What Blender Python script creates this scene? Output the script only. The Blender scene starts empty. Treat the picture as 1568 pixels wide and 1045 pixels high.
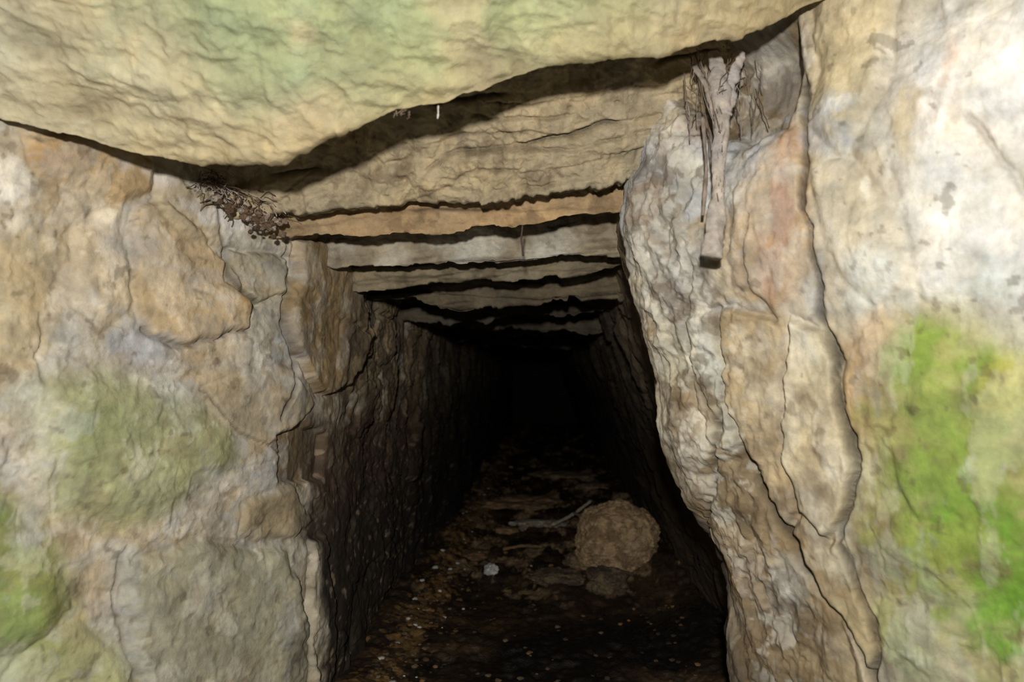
import bpy, math, random
import numpy as np
from mathutils import Matrix, Euler, Vector
random.seed(4); rng=np.random.default_rng(7)
bpy.context.scene.view_settings.view_transform='Standard'

# ---------------------------------------------------------------- camera
F=1176.0; CX,CY=784.0,522.5
a=math.atan(46/F); b=math.atan(58/F)
cam=bpy.data.cameras.new("camera"); camo=bpy.data.objects.new("camera",cam)
bpy.context.collection.objects.link(camo)
cam.sensor_width=36; cam.lens=27.0; cam.clip_start=.02
camo.rotation_euler=(math.pi/2+b,0,a)
bpy.context.scene.camera=camo
cam.dof.use_dof=True; cam.dof.focus_distance=1.2; cam.dof.aperture_fstop=5.0
R=np.array(Euler((math.pi/2+b,0,a)).to_matrix())
def ray(px,py):
    d=R@np.array([(px-CX)/F,-(py-CY)/F,-1.0]); return d
def at(px,py,Y):
    d=ray(px,py); return d*(Y/d[1])
def proj(P):
    c=P@R
    w=np.where(c[:,2]<-.05,-c[:,2],1e-3)
    return CX+F*c[:,0]/w, CY-F*c[:,1]/w

# ---------------------------------------------------------------- noise
def hsh(x,y,z,seed):
    h=(x*374761393+y*668265263+z*1440662683+seed*974634777)&0xffffffff
    h=((h^(h>>13))*1274126177)&0xffffffff
    return h^(h>>16)
def perlin(P,seed=0):
    i=np.floor(P).astype(np.int64); f=P-i; u=f*f*f*(f*(f*6-15)+10)
    out=np.zeros(len(P))
    for dx in (0,1):
        for dy in (0,1):
            for dz in (0,1):
                h=hsh(i[:,0]+dx,i[:,1]+dy,i[:,2]+dz,seed)
                gx=(h&1023)/511.5-1; gy=((h>>10)&1023)/511.5-1; gz=((h>>20)&1023)/511.5-1
                w=(u[:,0] if dx else 1-u[:,0])*(u[:,1] if dy else 1-u[:,1])*(u[:,2] if dz else 1-u[:,2])
                out+=w*(gx*(f[:,0]-dx)+gy*(f[:,1]-dy)+gz*(f[:,2]-dz))
    return out*1.3
def fbm(P,o=4,seed=0,g=.5):
    s=0;am=1
    for k in range(o):
        s=s+am*perlin(P*(2.03**k)+k*17.3,seed+k); am*=g
    return s
def ridged(P,o=4,seed=0,g=.5):
    s=0;am=1
    for k in range(o):
        s=s+am*(.5-np.abs(perlin(P*(2.03**k)+k*11.1,seed+k))*1.6); am*=g
    return s
def vor(u,v,seed=0):
    iu=np.floor(u).astype(np.int64); iv=np.floor(v).astype(np.int64)
    F1=np.full(len(u),9.);F2=np.full(len(u),9.);ID=np.zeros(len(u),np.int64)
    for dx in (-1,0,1):
        for dy in (-1,0,1):
            h=hsh(iu+dx,iv+dy,iu*0,seed)
            qx=iu+dx+.15+.7*(h&1023)/1023; qy=iv+dy+.15+.7*((h>>10)&1023)/1023
            d=np.hypot(u-qx,v-qy)
            m=d<F1
            F2=np.where(m,F1,np.minimum(F2,d)); ID=np.where(m,h,ID); F1=np.where(m,d,F1)
    return F1,F2,ID
def ss(a,b,x):
    t=np.clip((x-a)/(b-a),0,1); return t*t*(3-2*t)
def lin(c):
    c=np.array(c,float)/255
    return np.where(c<=.04045,c/12.92,((c+.055)/1.055)**2.4)
def mix(A,B,m):
    m=np.asarray(m)[:,None]; return A*(1-m)+B*m
def desat(C,k):
    l=(C@np.array([.25,.65,.10]))[:,None]; return l+(C-l)*k
def terr(x,sharp=.25,seed=0):
    k=np.floor(x); f=x-k
    h=lambda q:(hsh(q.astype(np.int64),q.astype(np.int64)*0,q.astype(np.int64)*0,seed)&1023)/1023.
    return h(k)*(1-ss(1-sharp,1,f))+h(k+1)*ss(1-sharp,1,f)
def stair(x,sharp=.2):
    k=np.floor(x); f=x-k
    return k+ss(1-sharp,1,f)

# ---------------------------------------------------------------- materials
def stone_mat(name,rough=.8,bump=.5,bscale=90,var=.35,spec=.3):
    m=bpy.data.materials.new(name); m.use_nodes=True; nt=m.node_tree; N=nt.nodes; L=nt.links
    bs=N["Principled BSDF"]
    at_=N.new("ShaderNodeAttribute"); at_.attribute_name="Col"
    tc=N.new("ShaderNodeTexCoord")
    n1=N.new("ShaderNodeTexNoise"); n1.inputs["Scale"].default_value=bscale*.45; n1.inputs["Detail"].default_value=9; n1.inputs["Roughness"].default_value=.7
    n2=N.new("ShaderNodeTexNoise"); n2.inputs["Scale"].default_value=bscale; n2.inputs["Detail"].default_value=8; n2.inputs["Roughness"].default_value=.7
    n3=N.new("ShaderNodeTexNoise"); n3.inputs["Scale"].default_value=14; n3.inputs["Detail"].default_value=8; n3.inputs["Roughness"].default_value=.7
    for n in (n1,n2,n3): L.new(tc.outputs["Object"],n.inputs["Vector"])
    mr=N.new("ShaderNodeMapRange"); mr.inputs[1].default_value=.3; mr.inputs[2].default_value=.7; mr.inputs[3].default_value=1-var; mr.inputs[4].default_value=1+var
    L.new(n1.outputs["Fac"],mr.inputs[0])
    vm=N.new("ShaderNodeVectorMath"); vm.operation='SCALE'
    L.new(at_.outputs["Color"],vm.inputs[0]); L.new(mr.outputs[0],vm.inputs["Scale"])
    cr=N.new("ShaderNodeValToRGB"); e=cr.color_ramp.elements
    e[0].position=.35; e[0].color=(.93,.96,1.0,1); e[1].position=.65; e[1].color=(1.05,1.01,.93,1)
    L.new(n3.outputs["Fac"],cr.inputs[0])
    vm2=N.new("ShaderNodeVectorMath"); vm2.operation='MULTIPLY'
    L.new(vm.outputs[0],vm2.inputs[0]); L.new(cr.outputs["Color"],vm2.inputs[1])
    L.new(vm2.outputs[0],bs.inputs["Base Color"])
    bs.inputs["Roughness"].default_value=rough; bs.inputs["Specular IOR Level"].default_value=spec
    ad=N.new("ShaderNodeMath"); ad.operation='ADD'; L.new(n1.outputs["Fac"],ad.inputs[0]); L.new(n2.outputs["Fac"],ad.inputs[1])
    bp=N.new("ShaderNodeBump"); bp.inputs["Strength"].default_value=bump; bp.inputs["Distance"].default_value=.005
    L.new(ad.outputs[0],bp.inputs["Height"]); L.new(bp.outputs[0],bs.inputs["Normal"])
    return m
M_wall=stone_mat("limewashed_rubble_stone",.78,.45,110,.24)
M_lint=stone_mat("slate_lintel_stone",.8,.6,120,.28)
M_cap=stone_mat("algae_capstone",.82,.6,110,.18)
M_floor=stone_mat("wet_mud",.40,.7,120,.6,.5)
M_rock=stone_mat("brown_rock",.85,.8,130,.45)
M_web=stone_mat("dusty_cobweb",.9,.3,200,.3)

def mesh_obj(name,V,faces,col,mat,parent=None):
    me=bpy.data.meshes.new(name)
    V=np.asarray(V,np.float32); faces=np.asarray(faces,np.int32)
    k=faces.shape[1]; n=len(faces)
    me.vertices.add(len(V)); me.vertices.foreach_set("co",V.ravel())
    me.loops.add(n*k); me.loops.foreach_set("vertex_index",faces.ravel())
    me.polygons.add(n); me.polygons.foreach_set("loop_start",np.arange(n,dtype=np.int32)*k)
    me.polygons.foreach_set("loop_total",np.full(n,k,np.int32))
    me.polygons.foreach_set("use_smooth",np.ones(n,bool))
    me.update(calc_edges=True); me.validate()
    ca=me.color_attributes.new("Col",'FLOAT_COLOR','POINT')
    c=np.ones((len(V),4),np.float32); c[:,:3]=np.clip(col,0,1); ca.data.foreach_set("color",c.ravel())
    me.materials.append(mat)
    o=bpy.data.objects.new(name,me); bpy.context.collection.objects.link(o)
    return o
def grid_faces(nr,nc,loop=False):
    i=np.arange(nr-1)[:,None]; j=np.arange(nc if loop else nc-1)[None,:]
    j2=(j+1)%nc
    f=np.stack([i*nc+j,i*nc+j2,(i+1)*nc+j2,(i+1)*nc+j],-1)
    return f.reshape(-1,4)
def grid_normals(P):
    dr=np.gradient(P,axis=0); dc=np.gradient(P,axis=1)
    n=np.cross(dr,dc); n/=np.linalg.norm(n,axis=2,keepdims=True)+1e-12
    return n

# ---------------------------------------------------------------- walls
class Wall:
    def __init__(s,pts,ncols,geo,zs,sign):
        K=pts(zs); cols=[];
        segs=K.shape[1]-1
        for k in range(segs):
            n=ncols[k]; t=np.arange(n)/n
            if k==segs-1:
                t=np.arange(n+1)/n
                t=(geo**t-1)/(geo-1)
            A=K[:,k][:,None,:]; B=K[:,k+1][:,None,:]
            cols.append(A+(B-A)*t[None,:,None])
        XY=np.concatenate(cols,1)
        s.nr,s.nc=XY.shape[:2]
        P=np.zeros((s.nr,s.nc,3)); P[...,:2]=XY; P[...,2]=zs[:,None]
        s.P=P; m=np.argmin(abs(zs))
        d=np.r_[0,np.cumsum(np.linalg.norm(np.diff(XY[m],axis=0),axis=1))]
        s.S=np.broadcast_to(d[None,:],(s.nr,s.nc)).ravel().copy()
        s.Z=P[...,2].ravel().copy()
        n=grid_normals(P); fl=np.sign(n[...,0:1])*sign; n=n*fl
        for _ in range(6):
            n[:,1:-1]=(n[:,:-2]+n[:,1:-1]*2+n[:,2:])/4
        n/=np.linalg.norm(n,axis=2,keepdims=True)
        s.N=n.reshape(-1,3); s.V=P.reshape(-1,3)
        s.px,s.py=proj(s.V); s.ok=(s.V[:,1]>.3)
        s.D=np.zeros(len(s.V)); s.C=np.zeros((len(s.V),3))
        W=s.V*9
        s.wS=s.S+.012*fbm(W,5,51,.6); s.wZ=s.Z+.012*fbm(W,5,61,.6)
    def loc(s,x,y):
        d=(s.px-x)**2+(s.py-y)**2; d[~s.ok]=1e12
        i=np.argmin(d); return s.S[i],s.Z[i]
    def sdf(s,poly,warp=1):
        Q=[s.loc(*p) for p in poly]; n=len(Q)
        x=s.S+(s.wS-s.S)*warp; y=s.Z+(s.wZ-s.Z)*warp
        d=np.full(len(x),1e9); inside=np.zeros(len(x),bool)
        for i in range(n):
            ax,ay=Q[i];bx,by=Q[(i+1)%n]
            ex,ey=bx-ax,by-ay; t=np.clip(((x-ax)*ex+(y-ay)*ey)/(ex*ex+ey*ey+1e-12),0,1)
            d=np.minimum(d,np.hypot(x-ax-t*ex,y-ay-t*ey))
            c=((ay>y)!=(by>y))&(x<(bx-ax)*(y-ay)/(by-ay+1e-15)+ax); inside^=c
        return np.where(inside,d,-d)
    def line(s,pl,warp=.6):
        Q=[s.loc(*p) for p in pl]
        x=s.S+(s.wS-s.S)*warp; y=s.Z+(s.wZ-s.Z)*warp
        d=np.full(len(x),1e9)
        for (ax,ay),(bx,by) in zip(Q[:-1],Q[1:]):
            ex,ey=bx-ax,by-ay; t=np.clip(((x-ax)*ex+(y-ay)*ey)/(ex*ex+ey*ey+1e-12),0,1)
            d=np.minimum(d,np.hypot(x-ax-t*ex,y-ay-t*ey))
        return d
    def stone(s,poly,c,h=.006,bev=.012,soft=.008,groove=.0015,amt=.88):
        d=s.sdf(poly)
        s.D+=h*ss(-bev*.2,bev,d)-groove*np.exp(-(d/.004)**2)
        m=ss(-soft,soft,d)*amt
        s.C=mix(s.C,lin(c)*np.ones((len(d),1)),m)
    def blob(s,x,y,rx,ry,c,amt=.8,n=.9):
        s0,z0=s.loc(x,y); sa,_=s.loc(x-rx,y); sb,_=s.loc(x+rx,y); _,za=s.loc(x,y-ry); _,zb=s.loc(x,y+ry)
        rs=abs(sa-sb)/2+1e-3; rz=abs(za-zb)/2+1e-3
        d=np.hypot((s.wS-s0)/rs,(s.wZ-z0)/rz)+n*fbm(s.V*16,5,int(x)%97,.6)
        s.C=mix(s.C,lin(c)*np.ones((len(d),1)),amt*(1-ss(.4,1.2,d)))
    def crack(s,pl,w=.003,dep=.01,dark=.7):
        d=s.line(pl,1.0); w2=w*np.clip(1+1.1*fbm(s.V*18,3,3),.15,2)
        g=np.exp(-(d/w2)**2); s.D-=dep*g
        s.C=mix(s.C,lin((38,28,20))*np.ones((len(d),1)),dark*g)
    def build(s,name,mat):
        V=s.V+s.N*s.D[:,None]
        return mesh_obj(name,V,grid_faces(s.nr,s.nc),desat(s.C,.92),mat)

def base_rock(w,seed,inter,flake):
    V=w.V
    u=w.S/.20+.35*fbm(V*5,4,seed); v=w.Z/.12+.35*fbm(V*5,4,seed+9)
    F1,F2,ID=vor(u,v,seed)
    e=F2-F1
    lvl=(ID&255)/255.-.5
    amp=.10+.6*inter
    w.D+=amp*(.022*lvl*ss(0,.12,e)-.008*(1-ss(0,.08,e)))
    w.D+=.014*fbm(V*3.5,3,seed+1)
    w.D+=.005*fbm(V*9,3,seed+12)
    w.D+=(.0009+.0050*inter)*ridged(V*np.array([14,14,18]),5,seed+2,.6)
    w.D+=.0010*fbm(V*60,3,seed+3,.6)
    q=fbm(V*flake,4,seed+30,.5)*2.2
    mk=ss(-.15,.35,fbm(V*5,2,seed+33))
    w.D+=.0030*(stair(q,.24))*mk
    q2=fbm(V*flake*2.2,4,seed+40,.5)*2.0
    st=stair(q2,.26)
    w.D+=.0013*st
    F1b,F2b,IDb=vor(w.S/.045+.5*fbm(V*12,4,seed+5),w.Z/.05+.5*fbm(V*12,4,seed+6),seed+4)
    w.D+=.0040*(((IDb>>7)&255)/255.-.5)*ss(0,.10,F2b-F1b)*ss(0,.3,fbm(V*4,2,seed+7))
    return ID,e,st
def lime(w,seed,sc,inter,k=1.):
    V=w.V
    m=ss(.20,.30,fbm(V*sc,6,seed,.6)); w.D+=.0010*m*(1-inter)
    w.C=mix(w.C,lin((214,206,190))*np.ones_like(w.C),.42*k*m)
    m=ss(.22,.36,fbm(V*sc*1.2,6,seed+9,.6))
    w.C=mix(w.C,lin((134,110,76))*np.ones_like(w.C),.42*k*m)
    m=ss(.26,.38,fbm(V*sc*.8,6,seed+19,.6))
    w.C=mix(w.C,lin((168,170,174))*np.ones_like(w.C),.40*k*m)
    m=ss(.46,.56,fbm(V*48,3,seed+29,.5))
    w.C=mix(w.C,lin((98,82,60))*np.ones_like(w.C),.45*m)
# LEFT
zs=np.linspace(-.62,.60,500)
def ptsL(z):
    k=np.zeros((len(z),6,2)); base=[(-.9,.38),(-.60,.75),(-.378,1.155),(-.354,1.32),(-.348,2.0),(-.35,9.2)]
    for i,p in enumerate(base): k[:,i]=p
    return k
wl=Wall(ptsL,[16,240,60,130,170],6.0,zs,1)
V=wl.V
inter=ss(1.2,1.6,V[:,1])
ID,e,q=base_rock(wl,3,inter,np.array([6,6,6]))
nn=fbm(V*6,4,31)
C=lin((182,164,134))*np.ones((len(V),1))
C=mix(C,lin((170,162,146))*np.ones_like(C),ss(-.2,.4,nn))
wl.C=C
S_=wl.stone
lime(wl,72,10,inter,1.)
S_([(-30,320),(70,330),(110,420),(60,560),(-30,570)],(190,172,136),.006,.03,.02)
S_([(120,340),(195,310),(200,480),(150,520),(110,440)],(192,174,144),.006,.02,.015)
S_([(195,440),(210,320),(260,310),(350,400),(385,470),(380,510),(270,525),(215,500)],(186,160,120),.009,.008,.007)
S_([(40,200),(130,200),(232,245),(235,300),(190,320),(60,262)],(176,146,100),.01,.012,.01)
S_([(235,250),(330,300),(345,380),(290,370),(240,320)],(172,154,122),.006,.012,.01)
S_([(60,590),(150,565),(250,590),(340,650),(350,700),(290,770),(170,820),(80,780),(55,690)],(154,154,108),.009,.04,.02,.0)
S_([(290,600),(430,560),(480,620),(400,690),(340,650)],(168,152,124),.004,.01,.012)
S_([(190,860),(300,825),(440,840),(470,1000),(480,1100),(210,1100)],(156,150,124),.010,.016,.012)
S_([(-60,745),(15,760),(85,850),(105,930),(40,990),(-60,1010)],(120,138,60),.009,.03,.03)
S_([(20,1000),(120,940),(190,1000),(200,1100),(-20,1100)],(162,160,110),.006,.02,.02)
S_([(350,380),(440,395),(447,455),(395,470),(345,430)],(164,152,126),.007,.006,.006,.005)
S_([(370,770),(450,740),(480,800),(440,830),(360,815)],(150,132,98),.006,.01,.01)
S_([(450,372),(505,362),(540,420),(562,540),(530,590),(480,602),(442,545),(438,470)],(150,124,82),.014,.008,.004,.005)
S_([(412,668),(455,650),(502,660),(497,730),(430,742)],(106,86,58),-.014,.004,.005,.003)
for x,y,rx,ry,c,am in [(205,520,50,28,(176,180,190),.5),(20,270,40,40,(228,218,200),.9),(250,275,60,12,(196,188,182),.6),(410,725,28,30,(164,168,174),.5),(300,420,110,12,(178,172,170),.3),(400,345,80,18,(206,198,188),.85),(120,470,28,60,(202,192,174),.5),(40,620,50,60,(206,202,178),.6),(60,720,40,40,(198,194,172),.5),(180,850,80,20,(188,182,168),.6),(440,590,20,50,(160,158,160),.4),(370,470,15,30,(160,124,74),.6),(500,610,20,30,(194,184,174),.6),(190,900,30,60,(166,164,158),.5),(30,1020,70,40,(132,144,80),.6),(60,430,40,60,(188,160,112),.4),(330,740,40,30,(162,160,156),.4),(60,810,60,15,(192,188,174),.6),(300,560,80,12,(166,156,144),.5),(150,660,60,60,(132,142,84),.45),(90,240,60,20,(164,124,72),.5)]:
    wl.blob(x,y,rx,ry,c,am)
wl.crack([(215,500),(270,527),(380,512)],.0024,.006,.65)
wl.crack([(345,380),(350,430),(395,470)],.003,.006,.6)
wl.crack([(440,370),(438,470),(445,560),(420,640)],.003,.008,.6)
wl.crack([(300,600),(350,650),(420,700)],.002,.004,.5)
wl.crack([(200,845),(180,900),(200,1040)],.002,.004,.35)
wl.crack([(75,480),(60,560),(75,590)],.002,.003,.3)
S_([(470,830),(492,820),(500,920),(492,1100),(462,1100),(462,920)],(194,180,154),.012,.008,.006)
lime(wl,92,13,inter,.6)
idc=((ID>>5)&255)/255.
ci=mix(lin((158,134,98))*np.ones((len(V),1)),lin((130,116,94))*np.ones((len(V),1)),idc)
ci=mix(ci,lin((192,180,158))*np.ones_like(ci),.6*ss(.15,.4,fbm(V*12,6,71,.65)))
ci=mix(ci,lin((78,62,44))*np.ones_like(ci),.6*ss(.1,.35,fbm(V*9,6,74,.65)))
wet=ss(.02,-.16,V[:,2]+.09*fbm(V*7,6,77,.65)+.0)
wetc=mix(lin((74,56,40))*np.ones_like(ci),lin((36,28,21))*np.ones_like(ci),ss(-.1,-.35,V[:,2]))
ci=mix(ci,wetc,.94*wet)
ci=mix(ci,lin((150,130,104))*np.ones_like(ci),.6*ss(.34,.5,fbm(V*45,3,78))*wet)
ci*=(1-.5*ss(1.8,3.2,V[:,1]))[:,None]  # painted light fall-off: wall colour darkens with depth into the passage
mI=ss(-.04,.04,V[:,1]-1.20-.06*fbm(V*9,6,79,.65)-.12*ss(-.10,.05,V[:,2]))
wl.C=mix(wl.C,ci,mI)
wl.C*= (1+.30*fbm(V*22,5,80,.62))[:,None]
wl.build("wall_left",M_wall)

# RIGHT
zk=[-.62,-.41,-.286,-.09,.02,.12,.22,.285,.37,.6]; ek=[.305,.252,.225,.158,.147,.117,.116,.126,.162,.185]
def ptsR(z):
    k=np.zeros((len(z),6,2)); e=np.interp(z,zk,ek)
    itr=.25-.32*np.clip(z,-.62,.3)
    k[:,0]=(.80,.42); k[:,1]=(.50,.70)
    k[:,2,0]=e+.02; k[:,2,1]=1.02
    k[:,3,0]=e+.008; k[:,3,1]=1.07
    k[:,4,0]=np.maximum(itr-.03,e+.015); k[:,4,1]=1.35
    k[:,5,0]=itr; k[:,5,1]=9.2
    return k
wr=Wall(ptsR,[16,250,30,50,190],7.0,zs,-1)
V=wr.V
inter=ss(1.05,1.2,V[:,1])
ID,e,q=base_rock(wr,23,inter,np.array([7,7,2.6]))
wr.D+=.0022*ridged(V*np.array([16,16,3.5]),4,135,.55)*(1-inter)
nn=fbm(V*6,4,131)
C=lin((186,170,140))*np.ones((len(V),1))
C=mix(C,lin((180,173,156))*np.ones_like(C),ss(-.2,.4,nn))
wr.C=C
lime(wr,172,np.array([11,11,5.5]),inter,1.)
S_=wr.stone
S_([(1235,-60),(1370,-60),(1375,120),(1300,250),(1240,200)],(200,182,142),.012,.02,.012)
S_([(1370,60),(1480,10),(1640,-60),(1640,560),(1540,520),(1420,470),(1380,330)],(222,215,202),.008,.04,.03)
S_([(1240,260),(1300,240),(1370,330),(1400,450),(1350,470),(1290,430),(1250,360)],(202,191,166),.004,.015,.015)
S_([(1140,250),(1220,190),(1238,300),(1230,420),(1200,480),(1130,440),(1120,340)],(180,150,112),.004,.01,.012)
S_([(1285,520),(1350,465),(1410,500),(1390,600),(1325,690),(1292,640)],(190,156,110),.005,.015,.015)
S_([(1390,500),(1470,480),(1640,560),(1640,930),(1480,930),(1340,900),(1308,800),(1330,640)],(158,158,82),.008,.05,.04,.0)
S_([(1345,910),(1480,935),(1640,930),(1640,1120),(1400,1120),(1350,1000)],(162,158,104),.004,.02,.02)
S_([(1215,480),(1262,500),(1290,560),(1302,700),(1292,800),(1265,832),(1225,790),(1198,700),(1207,600)],(200,185,150),.015,.007,.004,.005)
S_([(1110,470),(1203,490),(1207,600),(1198,700),(1225,790),(1205,820),(1130,690),(1108,600)],(180,158,120),.008,.006,.005,.004)
S_([(1080,700),(1125,690),(1200,830),(1280,935),(1340,1120),(1180,1120),(1120,980),(1085,850)],(154,135,98),-.012,.009,.005,.003)
S_([(1225,795),(1265,835),(1290,830),(1345,960),(1345,1030),(1285,935),(1205,830)],(176,163,124),.008,.006,.005,.003)
S_([(1050,480),(1108,470),(1108,600),(1125,685),(1085,690),(1060,600)],(190,183,162),.006,.006,.008,.004)
S_([(1035,40),(1120,60),(1215,20),(1222,120),(1200,200),(1120,240),(1070,210),(1035,150)],(108,90,62),-.055,.03,.01,.0)
for x,y,rx,ry,c,am in [(1490,740,150,210,(126,148,50),.95),(1545,870,110,130,(106,150,30),.95),(1430,850,90,70,(134,148,56),.8),(1460,620,60,60,(132,150,60),.8),(1550,590,50,50,(172,170,66),.75),(1390,640,40,60,(160,150,84),.6),(1195,330,12,110,(168,108,76),.6),(1180,420,14,50,(180,128,90),.5),(1050,215,26,26,(156,104,78),.6),(1210,220,20,30,(180,130,92),.6),(1290,170,40,12,(234,225,206),.8),(1440,150,30,100,(236,230,224),.8),(1540,120,40,90,(240,234,226),.9),(1520,430,60,60,(216,219,208),.8),(1470,330,50,100,(222,220,215),.7),(1400,230,20,90,(200,183,144),.7),(1460,90,12,60,(214,172,138),.5),(1010,420,40,80,(158,154,148),.6),(1035,560,30,60,(172,170,154),.6),(1090,545,18,50,(206,206,196),.7),(1140,470,70,10,(182,182,182),.6),(975,300,15,40,(192,188,178),.7),(955,340,15,30,(166,170,182),.6),(1060,620,50,40,(152,128,94),.6),(1060,740,40,70,(88,72,50),.7),(1090,880,30,120,(124,104,76),.7),(1160,880,50,60,(170,143,102),.5),(1200,910,30,40,(176,172,162),.5),(1240,560,22,60,(212,199,170),.5),(1270,850,30,30,(208,199,172),.6),(1460,1000,50,40,(184,170,130),.5),(1380,960,30,60,(148,158,98),.6),(1340,420,40,40,(210,213,206),.6),(1275,300,30,30,(192,185,174),.5),(1330,300,10,20,(238,229,210),.8),(1000,330,25,50,(148,120,90),.6)]:
    wr.blob(x,y,rx,ry,c,am)
lime(wr,192,np.array([14,14,7]),inter,.5)
wr.crack([(1222,110),(1232,200),(1226,330),(1250,440),(1285,560),(1302,700),(1290,800),(1285,838),(1340,940),(1345,1040)],.003,.012,.8)
wr.crack([(1125,690),(1165,765),(1205,830),(1222,875),(1280,930),(1320,1000),(1350,1060)],.006,.020,.85)
wr.crack([(1490,180),(1525,240),(1560,300)],.003,.006,.3)
wr.crack([(1060,400),(1058,560),(1100,660)],.003,.008,.6)
wr.crack([(1150,330),(1150,440),(1200,495)],.002,.006,.4)
wr.crack([(1100,640),(1085,760),(1100,880),(1150,1000)],.004,.01,.6)
ed=np.exp(-((V[:,1]-.99)/.065)**2)
wr.D+=ed*.010*ridged(V*np.array([26,26,18]),5,140,.6)
wr.C=mix(wr.C,lin((208,202,186))*np.ones_like(wr.C),ed*.5*ss(.1,.25,fbm(V*24,5,141,.62)))
wr.C=mix(wr.C,lin((98,78,54))*np.ones_like(wr.C),ed*.55*ss(.15,.3,fbm(V*20,5,145,.62)))
idc=((ID>>5)&255)/255.
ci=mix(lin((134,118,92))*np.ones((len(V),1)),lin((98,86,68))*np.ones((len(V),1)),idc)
wet=ss(.12,-.15,V[:,2]+.05*fbm(V*7,4,177))
ci=mix(ci,lin((54,42,30))*np.ones_like(ci),.85*wet)
ci*=(1-.5*ss(1.8,3.2,V[:,1]))[:,None]  # same fall-off of light painted into the inner right wall colour
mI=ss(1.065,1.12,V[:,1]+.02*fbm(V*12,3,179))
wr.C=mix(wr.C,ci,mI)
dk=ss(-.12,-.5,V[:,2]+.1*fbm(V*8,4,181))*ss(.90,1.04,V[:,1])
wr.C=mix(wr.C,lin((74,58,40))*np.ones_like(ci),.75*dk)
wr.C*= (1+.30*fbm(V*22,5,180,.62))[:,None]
wr.build("wall_right",M_wall)

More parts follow.
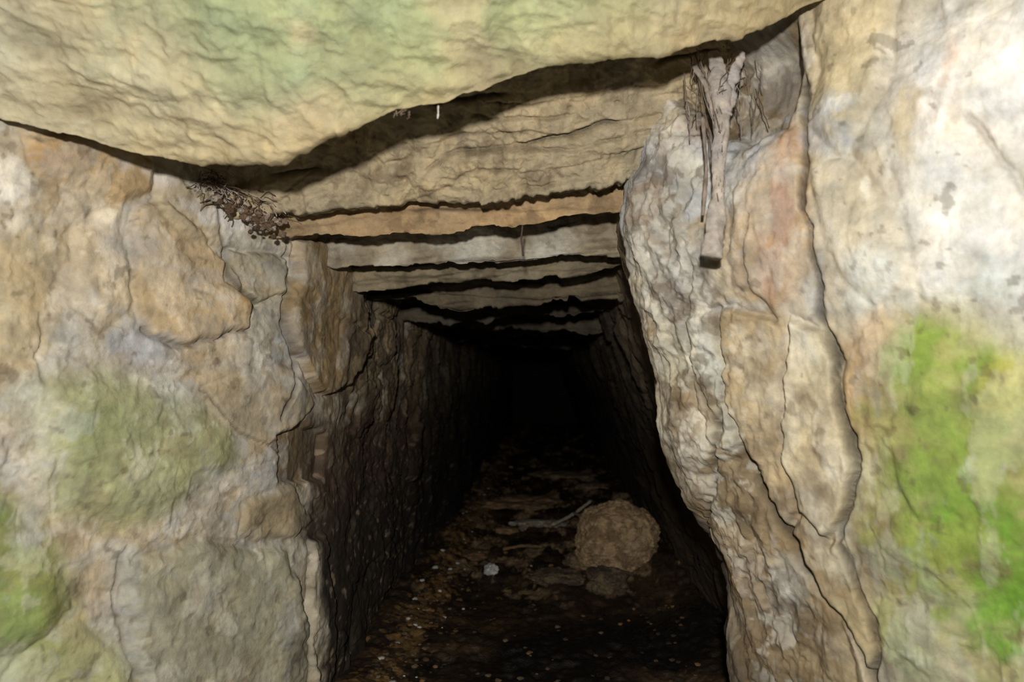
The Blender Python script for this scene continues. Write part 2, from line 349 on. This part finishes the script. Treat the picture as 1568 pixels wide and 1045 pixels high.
# ---------------------------------------------------------------- lintels
def lintel(name,knots,Yk,height,depth,lean,colf,mat,seed,strat=.01,layer=.022,x0=None,x1=None,nx=300,nz=110,rough=.005,big=.012,smooth=3,rise=.03,jag=.0,diag=0.,tilt=0.,wob=.035,crev=0.):
    K=np.array([at(px,py,y) for (px,py),y in zip(knots,Yk)])
    o=np.argsort(K[:,0]); K=K[o]
    x0=K[0,0] if x0 is None else x0; x1=K[-1,0] if x1 is None else x1
    xs=np.linspace(x0,x1,nx)
    zb=np.interp(xs,K[:,0],K[:,2]); yb=np.interp(xs,K[:,0],K[:,1])
    XS=np.stack([xs*1.0,xs*0+seed,xs*0],1)
    zb=zb+jag*stair(fbm(XS*9,4,seed+31,.6)*3,.3)*.5+jag*.4*fbm(XS*28,4,seed+32,.6)+jag*1.2*fbm(XS*4,2,seed+33)
    nb=max(12,int(nz*depth/height*.8))
    t=np.r_[1-np.arange(nz)/nz]
    prof=[]
    for q in t: prof.append((-lean*q,height*q))
    for q in np.arange(nb)/nb: prof.append((depth*q,rise*q))
    for q in np.arange(8)/8: prof.append((depth,rise+(height-rise)*q))
    for q in np.arange(8)/8: prof.append((depth+( -lean-depth)*q,height))
    prof=np.array(prof); n0=len(prof)
    for _ in range(smooth):
        prof=(np.roll(prof,1,0)+2*prof+np.roll(prof,-1,0))/4
    P=np.zeros((nx,n0,3)); P[...,0]=xs[:,None]; P[...,1]=yb[:,None]+prof[None,:,0]; P[...,2]=zb[:,None]+prof[None,:,1]
    tp=np.roll(prof,-1,0)-np.roll(prof,1,0); nrm=np.stack([tp[:,1],-tp[:,0]],1)
    nrm/=np.linalg.norm(nrm,axis=1,keepdims=True)+1e-12
    cen=prof.mean(0)
    if (nrm[nz//2]@(prof[nz//2]-cen))<0: nrm=-nrm
    N=np.zeros_like(P); N[...,1]=nrm[None,:,0]; N[...,2]=nrm[None,:,1]
    Vv=P.reshape(-1,3); Nn=N.reshape(-1,3)
    hrel=np.broadcast_to(prof[None,:,1],(nx,n0)).ravel()
    D=big*fbm(Vv*5,3,seed)+rough*ridged(Vv*np.array([18,18,26]),5,seed+1,.55)
    if diag>0:
        U=Vv[:,0]*.93-Vv[:,2]*.37+Vv[:,1]*.2; W=Vv[:,0]*.37+Vv[:,2]*.93-Vv[:,1]*.5
        Q=np.stack([U*9,W*24,Vv[:,1]*3],1); Q=Q+.6*np.stack([fbm(Vv*9,3,seed+41)]*3,1)
        D+=diag*ridged(Q,5,seed+42,.55)+diag*.6*stair(fbm(Q*.45,4,seed+43,.5)*2.5,.22)
    w1=wob*fbm(Vv*np.array([3,3,3]),4,seed+2,.45)
    q=(Vv[:,2]-tilt*Vv[:,0]+w1)/layer
    D+=strat*(terr(q,.14,seed)-.5)
    q2=(Vv[:,2]-tilt*Vv[:,0]+wob*fbm(Vv*np.array([4,4,4]),4,seed+3,.45))/(layer*.4)
    D+=strat*.35*(terr(q2,.2,seed+5)-.5)
    q3=fbm(Vv*7,5,seed+21,.55)*3
    D+=.35*rough*stair(q3,.14)
    D+=.0010*fbm(Vv*90,2,seed+7)
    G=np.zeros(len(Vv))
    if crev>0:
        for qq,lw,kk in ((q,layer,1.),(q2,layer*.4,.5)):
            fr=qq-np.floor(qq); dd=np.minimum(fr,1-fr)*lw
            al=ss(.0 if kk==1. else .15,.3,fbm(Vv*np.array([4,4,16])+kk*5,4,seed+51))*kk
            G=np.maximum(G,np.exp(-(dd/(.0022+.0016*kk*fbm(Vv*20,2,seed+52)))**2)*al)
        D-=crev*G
    under=ss(-.5,-.95,Nn[:,2]); D=D*(1-.65*under)
    col=colf(Vv,hrel,D)
    col=col*(1+.25*fbm(Vv*20,5,seed+8,.6))[:,None]
    col=mix(col,lin((44,33,24))*np.ones((len(Vv),1)),.75*G)  # dirt and crevice shade painted dark into the colour along the layer grooves
    Vd=Vv+Nn*D[:,None]
    f=grid_faces(nx,n0,True)
    c0=Vd[:n0].mean(0); c1=Vd[-n0:].mean(0)
    Vd=np.vstack([Vd,c0,c1]); col=np.vstack([col,col[:1],col[-1:]])
    i0=len(Vd)-2; i1=len(Vd)-1
    h=np.arange(0,n0-1,2)
    e0=np.stack([h,np.full(len(h),i0),(h+2)%n0,h+1],1); b_=(nx-1)*n0
    e1=np.stack([b_+h,b_+h+1,b_+(h+2)%n0,np.full(len(h),i1)],1)
    return mesh_obj(name,Vd,np.vstack([f,e0,e1]),desat(col,.93),mat)
one=lambda V:np.ones((len(V),1))
def capcol(V,h,D):
    c=lin((180,170,136))*one(V)
    g=ss(-.35,.25,fbm(V*3.2,3,401)+.9*np.exp(-((V[:,0]+.06)/.22)**2)-.30)
    c=mix(c,lin((152,164,116))*one(V),.78*g)
    c=mix(c,lin((190,174,136))*one(V),.6*ss(0.0,.4,fbm(V*6,5,402,.6)))
    c=mix(c,lin((184,162,118))*one(V),.7*ss(.07,.0,h+.02*fbm(V*10,3,403)))
    c=mix(c,lin((208,202,172))*one(V),.6*ss(-.35,-.6,V[:,0]+.1*fbm(V*5,3,404)))
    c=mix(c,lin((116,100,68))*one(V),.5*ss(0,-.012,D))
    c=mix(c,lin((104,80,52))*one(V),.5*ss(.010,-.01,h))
    return c
kn=[(-260,160),(-60,175),(0,186),(120,212),(200,238),(300,250),(430,251),(500,215),(600,172),(680,160),(760,125),(850,100),(930,88),(1010,86),(1110,60),(1180,45),(1230,20),(1330,-20)]
Yk=[.74,.77,.775,.80,.82,.83,.82,.80,.80,.80,.80,.80,.80,.81,.84,.85,.86,.86]
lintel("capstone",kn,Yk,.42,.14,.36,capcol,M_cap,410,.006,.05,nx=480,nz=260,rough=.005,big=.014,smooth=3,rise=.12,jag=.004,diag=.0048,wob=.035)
def lc(base,alt,dark=(70,54,36),sd=0):
    def f(V,h,D):
        c=mix(lin(base)*one(V),lin(alt)*one(V),ss(-.3,.4,fbm(V*7,4,500+sd)))
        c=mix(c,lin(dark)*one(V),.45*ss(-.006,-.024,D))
        c=mix(c,lin(dark)*one(V),.4*ss(.2,.4,fbm(V*16,5,540+sd,.6)))
        return c
    return f
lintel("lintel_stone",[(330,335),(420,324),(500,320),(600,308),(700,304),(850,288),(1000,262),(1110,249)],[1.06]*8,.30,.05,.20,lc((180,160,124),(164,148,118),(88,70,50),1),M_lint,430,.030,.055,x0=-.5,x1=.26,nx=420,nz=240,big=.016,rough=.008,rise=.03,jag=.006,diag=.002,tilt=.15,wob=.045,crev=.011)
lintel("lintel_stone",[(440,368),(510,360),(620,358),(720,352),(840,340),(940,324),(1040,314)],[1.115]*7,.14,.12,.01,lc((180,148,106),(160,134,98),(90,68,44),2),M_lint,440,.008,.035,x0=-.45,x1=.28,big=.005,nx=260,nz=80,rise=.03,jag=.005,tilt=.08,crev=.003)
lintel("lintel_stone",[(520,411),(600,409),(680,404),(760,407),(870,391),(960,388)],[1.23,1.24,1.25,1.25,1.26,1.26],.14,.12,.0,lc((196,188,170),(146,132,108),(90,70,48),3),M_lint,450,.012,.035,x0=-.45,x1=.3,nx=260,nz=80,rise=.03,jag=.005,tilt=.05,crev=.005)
lintel("lintel_stone",[(600,444),(640,436),(760,430),(860,422),(960,408)],[1.35,1.36,1.38,1.38,1.38],.14,.15,.02,lc((136,122,96),(110,96,74),(66,52,38),4),M_lint,460,.016,.032,x0=-.45,x1=.32,nx=240,nz=70,rise=.03,jag=.007,tilt=.06,crev=.005)  # from here inward, darker tones carry a painted fade of the flash
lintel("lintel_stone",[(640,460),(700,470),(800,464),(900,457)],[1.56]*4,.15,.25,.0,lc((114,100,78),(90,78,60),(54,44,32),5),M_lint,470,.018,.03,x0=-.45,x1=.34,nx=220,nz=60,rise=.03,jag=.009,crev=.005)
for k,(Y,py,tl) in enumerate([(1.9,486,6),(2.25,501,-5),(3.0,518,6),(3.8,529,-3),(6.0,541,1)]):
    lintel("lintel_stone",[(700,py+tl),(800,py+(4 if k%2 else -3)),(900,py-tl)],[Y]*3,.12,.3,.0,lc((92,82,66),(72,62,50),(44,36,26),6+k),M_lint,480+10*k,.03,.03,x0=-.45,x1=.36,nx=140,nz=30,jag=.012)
nx_,ny_=60,200
X,Y=np.meshgrid(np.linspace(-.6,.5,nx_),1.15+(9.2-1.15)*np.linspace(0,1,ny_)**1.5,indexing='ij')
P=np.stack([X,Y,np.full_like(X,.315)],-1).reshape(-1,3); P[:,2]+=.02*fbm(P*6,4,600)-.075*ss(1.2,2.2,P[:,1])
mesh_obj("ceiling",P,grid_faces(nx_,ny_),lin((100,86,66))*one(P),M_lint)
X,Z=np.meshgrid(np.linspace(-.6,.6,50),np.linspace(-.62,.42,40),indexing='ij')
P=np.stack([X,np.full_like(X,9.1),Z],-1).reshape(-1,3); P[:,1]+=.04*fbm(P*6,4,601)
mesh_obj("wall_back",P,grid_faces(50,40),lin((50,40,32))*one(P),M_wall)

# ---------------------------------------------------------------- floor
ZF=-.54
def fl_h(X,Y):
    P=np.stack([X,Y,X*0],-1)
    return ZF+.022*fbm(P*4,4,700)+.008*ridged(P*22,4,701,.55)+.03*ss(.2,.36,np.abs(X-.02))+.010*stair(fbm(P*np.array([7,4,7]),4,709)*3,.2)*ss(1.7,2.2,Y)
nx_,ny_=320,620
X,Y=np.meshgrid(np.linspace(-.6,.62,nx_),1.0*(9.2)**np.linspace(0,1,ny_),indexing='ij')
X=X.ravel();Y=Y.ravel()
P=np.stack([X,Y,fl_h(X,Y)],-1)
c=mix(lin((44,34,24))*one(P),lin((70,54,37))*one(P),ss(-.2,.4,fbm(P*9,4,702)))
c=mix(c,lin((140,108,64))*one(P),.6*ss(.2,.4,fbm(P*45,4,703)+.9*np.exp(-((X+.27)/.06)**2)-.44))
c=mix(c,lin((150,126,96))*one(P),.85*ss(.16,.30,fbm(P*np.array([9,5,9]),6,704,.62))*ss(1.75,2.1,Y))
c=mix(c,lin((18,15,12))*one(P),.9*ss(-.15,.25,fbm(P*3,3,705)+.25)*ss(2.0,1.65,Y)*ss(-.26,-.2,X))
mesh_obj("floor",P,grid_faces(nx_,ny_),c,M_floor)

# ---------------------------------------------------------------- rocks
def ico(sub):
    bpy.ops.mesh.primitive_ico_sphere_add(subdivisions=sub,radius=1)
    o=bpy.context.object; me=o.data
    V=np.array([v.co[:] for v in me.vertices]); Fc=np.array([p.vertices[:] for p in me.polygons])
    bpy.data.objects.remove(o); bpy.data.meshes.remove(me); return V,Fc
I6=ico(7); I4=ico(5); I2=ico(3)
def rockshape(I,dims,seed,amp=.25,fine=.0):
    V=I[0]
    cube=V/np.max(np.abs(V),axis=1,keepdims=True)
    B=V*.85+cube*.15*.8
    d=1+amp*fbm(V*1.3+seed*3.1,3,seed)+amp*.35*ridged(V*4+seed,5,seed+1,.6)+fine*fbm(V*np.array([7,7,14]),6,seed+2,.62)
    return B*d[:,None]*np.array(dims)
blk=[]
def rock(name,I,px,pyb,dims,col,col2,seed,amp=.2,mat=None,rz=0,fine=0.):
    d=ray(px,pyb); t=ZF/d[2]; X0,Y0=d[0]*t,d[1]*t
    V=rockshape(I,dims,seed,amp,fine)
    cz,sz=math.cos(rz),math.sin(rz); V=V@np.array([[cz,sz,0],[-sz,cz,0],[0,0,1]])
    z0=float(fl_h(np.array([X0]),np.array([Y0+dims[1]*.6]))[0])
    c0=np.array([X0,Y0+dims[1]*.8,z0+dims[2]*.62]); blk.append((c0[0],c0[1],max(dims[:2])*1.1))
    V=V+c0
    c=mix(lin(col)*one(V),lin(col2)*one(V),ss(-.1,.2,fbm(V*30,5,seed+3,.65)))
    return mesh_obj(name,V,I[1],desat(c,.92),mat or M_rock)
rock("boulder",I6,950,872,(.126,.11,.116),(180,150,108),(142,116,82),801,.10,fine=.045)
rock("pale_stone",I4,752,880,(.020,.02,.015),(210,206,200),(170,164,156),802,.3)
rock("floor_stone",I4,852,905,(.06,.05,.02),(110,92,66),(74,60,46),803,.4)
rock("floor_stone",I4,932,912,(.05,.04,.032),(110,92,66),(78,62,48),804,.4)
rock("floor_stone",I4,880,862,(.03,.03,.02),(130,110,84),(96,78,58),805,.4)
rock("flat_stone",I4,800,785,(.15,.12,.02),(160,124,88),(116,92,66),806,.5)
rock("flat_stone",I4,825,808,(.09,.06,.016),(176,166,150),(130,114,96),807,.5)
rock("flat_stone",I4,860,735,(.16,.14,.02),(150,124,96),(108,88,70),808,.5)
rock("flat_stone",I4,905,752,(.12,.10,.02),(146,122,94),(104,86,66),809,.5)
rock("flat_stone",I4,725,850,(.05,.05,.012),(136,100,62),(100,76,52),810,.5)
rock("flat_stone",I4,775,818,(.04,.03,.010),(160,128,90),(120,96,68),811,.5)
Vs=[];Fs=[];Cs=[];off=0
for k in range(760):
    Y0=1.3*(4.6/1.3)**rng.random()
    r=rng.random()
    X0=-.30+abs(rng.normal(0,.055)) if r<.6 else (.30-abs(rng.normal(0,.06)) if r<.72 else rng.uniform(-.30,.28))
    sz=rng.uniform(.0018,.006)*(1 if rng.random()<.9 else 2.0)
    pick=rng.integers(6); pr=rng.random()
    if any(math.hypot(X0-bx,Y0-by)<br+.01 for bx,by,br in blk): continue
    V=I2[0]*np.array([1,1,.5])*sz*(1+.5*perlin(I2[0]*1.4+k*2.7,k))[:,None]
    z0=float(fl_h(np.array([X0]),np.array([Y0]))[0])
    V=V+np.array([X0,Y0,z0+sz*.2])
    pal=[(124,94,58),(74,56,38),(56,44,32),(100,84,62),(44,36,28),(84,62,38)]
    c=pal[pick] if pr>.06 else (190,184,174)
    Vs.append(V);Fs.append(I2[1]+off);Cs.append(lin(c)*one(V));off+=len(V)
mesh_obj("gravel",np.vstack(Vs),np.vstack(Fs),np.vstack(Cs),M_rock)

# ---------------------------------------------------------------- tubes
def tube(pts,rad,ns=6,seed=0,rn=.0,nf=120,flat=1.):
    pts=np.asarray(pts,float); n=len(pts); rad=np.broadcast_to(rad,(n,)).astype(float)
    T=np.gradient(pts,axis=0); T/=np.linalg.norm(T,axis=1,keepdims=True)+1e-12
    up=np.array([.0,.97,.2]); A=np.cross(T,up); A/=np.linalg.norm(A,axis=1,keepdims=True)+1e-12
    Bv=np.cross(T,A); th=np.arange(ns)/ns*2*np.pi
    V=pts[:,None]+rad[:,None,None]*(np.cos(th)[None,:,None]*A[:,None]+flat*np.sin(th)[None,:,None]*Bv[:,None])
    V=V.reshape(-1,3)
    if rn>0:
        c=np.repeat(pts,ns,0); V=c+(V-c)*(1+rn*fbm(V*np.array([nf,nf,nf*.35]),4,seed,.6))[:,None]
    f=grid_faces(n,ns,True)
    V=np.vstack([V,pts[0],pts[-1]])
    j=np.arange(0,ns-1,2)
    e0=np.stack([j,np.full(len(j),len(V)-2),(j+2)%ns,(j+1)%ns],1)
    bb=(n-1)*ns
    e1=np.stack([bb+j,bb+(j+1)%ns,bb+(j+2)%ns,np.full(len(j),len(V)-1)],1)
    return V,np.vstack([f,e0,e1])
def spline(P,n):
    P=np.asarray(P,float); t=np.linspace(0,1,len(P)); u=np.linspace(0,1,n)
    Q=np.stack([np.interp(u,t,P[:,k]) for k in range(3)],1)
    for _ in range(max(1,n//8)):
        Q[1:-1]=(Q[:-2]+2*Q[1:-1]+Q[2:])/4
    return Q
def lump(p,sz,seed):
    V=I2[0]*sz*(1+.7*perlin(I2[0]*1.6+seed*2.7,seed))[:,None]*np.array([1,1,.8])+p
    f=I2[1]; n=len(f)
    mid=(V[f[:,0]]+V[f[:,2]])/2
    F4=np.stack([f[:,0],f[:,1],f[:,2],np.arange(n)+len(V)],1)
    return np.vstack([V,mid]),F4
class Bundle:
    def __init__(s): s.V=[];s.F=[];s.C=[];s.o=0
    def add(s,V,F,c):
        s.V.append(V);s.F.append(F+s.o);s.C.append(lin(c)*one(V));s.o+=len(V)
    def out(s,name,mat):
        V=np.vstack(s.V); C=np.vstack(s.C)*(1+.4*fbm(V*60,3,5))[:,None]
        return mesh_obj(name,V,np.vstack(s.F),C,mat)
def wander(p0,p1,n,amp,seed):
    t=np.linspace(0,1,n)[:,None]; P=p0*(1-t)+p1*t
    q=np.stack([t[:,0]*3+seed,t[:,0]*0+seed*.7,t[:,0]*0],1)
    for k in range(3): P[:,k]+=amp*perlin(q+k*9.3,seed+k)*np.sin(np.pi*np.clip(t[:,0],0.05,1))
    return P
B=Bundle()
V,Fc=tube(spline([at(1092,80,.95),at(1106,140,.92),at(1103,230,.90),at(1099,310,.885),at(1091,393,.86)],160),np.interp(np.linspace(0,1,160),[0,.2,.4,.7,.88,1],[.006,.013,.009,.0075,.011,.012]),26,5,.5,60,.55)
B.add(V,Fc,(164,154,144))
V,Fc=tube(spline([at(1062,100,.95),at(1084,135,.93),at(1099,185,.915),at(1101,230,.905)],60),np.interp(np.linspace(0,1,60),[0,1],[.003,.006]),12,6,.7,90,.5); B.add(V,Fc,(150,138,128))
V,Fc=tube(spline([at(1136,80,.95),at(1122,120,.93),at(1110,175,.91)],60),np.interp(np.linspace(0,1,60),[0,1],[.006,.007]),12,7,.7,90,.5); B.add(V,Fc,(176,166,160))
V,Fc=tube(spline([at(1076,180,.93),at(1082,260,.91),at(1076,330,.90)],60),[.0022]*60,10,7,.7,90,.7); B.add(V,Fc,(134,120,108))
for k in range(30):
    x=1062+80*rng.random(); y=75+50*rng.random()
    t=rng.random(); p1=at(1102+rng.normal(0,4),130+180*t,.91-.03*t)
    V,Fc=tube(wander(at(x,y,.95),p1,18,.008,900+k),rng.uniform(.0003,.0009),5,k,.5)
    B.add(V,Fc,[(150,138,130),(126,114,104),(170,162,156),(106,90,74)][k%4])
for k in range(26):
    x=1045+135*rng.random(); y=80+80*rng.random()
    V,Fc=tube(wander(at(x,y,.95),at(x+rng.normal(0,12),y+30+40*rng.random(),.945),14,.006,960+k),rng.uniform(.0003,.0008),5,k,.4)
    B.add(V,Fc,[(140,130,124),(106,94,84),(84,70,56)][k%3])
B.out("hanging_cobwebbed_root",M_web)
B=Bundle()
for k in range(120):
    x=306+124*rng.random(); y=264+(x-300)*.38+rng.normal(0,7)
    dx=rng.normal(0,22); dy=abs(rng.normal(0,17))
    Yd=1.01+.1*(x-300)/150
    V,Fc=tube(wander(at(x,y,Yd-.02),at(x+dx,y+dy,Yd-.03-.02*rng.random()),12,.012,1100+k),rng.uniform(.0003,.0011),5,k,.5)
    B.add(V,Fc,[(146,130,120),(110,92,76),(84,66,50),(170,160,154),(96,78,62)][k%5])
for k in range(100):
    x=400+rng.normal(0,16) if k<75 else 310+120*rng.random(); y=282+(x-300)*.42+abs(rng.normal(0,15))
    Yd=1.01+.1*(x-300)/150
    V,Fc=lump(at(x,y,Yd-.03),rng.uniform(.0015,.0056),k)
    B.add(V,Fc,[(100,80,62),(76,60,44),(120,102,88),(146,134,124)][k%4])
B.out("dead_root_debris",M_web)
B=Bundle()
for k in range(12):
    x=602+28*rng.random(); y=170+rng.normal(0,2)
    V,Fc=tube(wander(at(x,y,.79),at(x+rng.normal(0,6),y+3+5*rng.random(),.785),8,.004,1300+k),rng.uniform(.0003,.0006),5,k,.4)
    B.add(V,Fc,(120,102,84))
V,Fc=tube(spline([at(671,162,.79),at(671,171,.785),at(670,182,.785)],12),[.0014]*8+[.0022,.002,.0016,.001],8,3,.7); B.add(V,Fc,(196,188,178))
B.out("cobweb_tuft",M_web)
B=Bundle()
V,Fc=tube(spline([at(800,345,1.10),at(798,368,1.10),at(801,392,1.10)],16),.0014,7,2,.5); B.add(V,Fc,(76,64,54))
B.out("hanging_twig",M_web)
def ground(px,py,h=.0):
    d=ray(px,py); t=(ZF+h)/d[2]; return d*t
for nm,pts,r,c in [("twig",[ (845,805,.03),(875,790,.05),(905,768,.09)],.006,(170,158,136)),("twig",[(880,786,.06),(900,797,.05),(925,806,.04)],.006,(130,114,92)),("twig",[(770,842,.02),(800,836,.03),(830,838,.02)],.005,(120,96,68))]:
    V,Fc=tube(spline([ground(*p) for p in pts],24),r,8,4,.5)
    mesh_obj(nm,V,Fc,lin(c)*one(V),M_rock)

# ---------------------------------------------------------------- light
l=bpy.data.lights.new("camera_flash",'POINT'); l.energy=67; l.shadow_soft_size=.022; l.color=(1,.99,.96)
lo=bpy.data.objects.new("camera_flash",l); lo.location=(-.02,-.24,.13); bpy.context.collection.objects.link(lo)
w=bpy.data.worlds.new("World"); bpy.context.scene.world=w; w.use_nodes=True
w.node_tree.nodes["Background"].inputs[0].default_value=(.8,.9,1,1); w.node_tree.nodes["Background"].inputs[1].default_value=.05
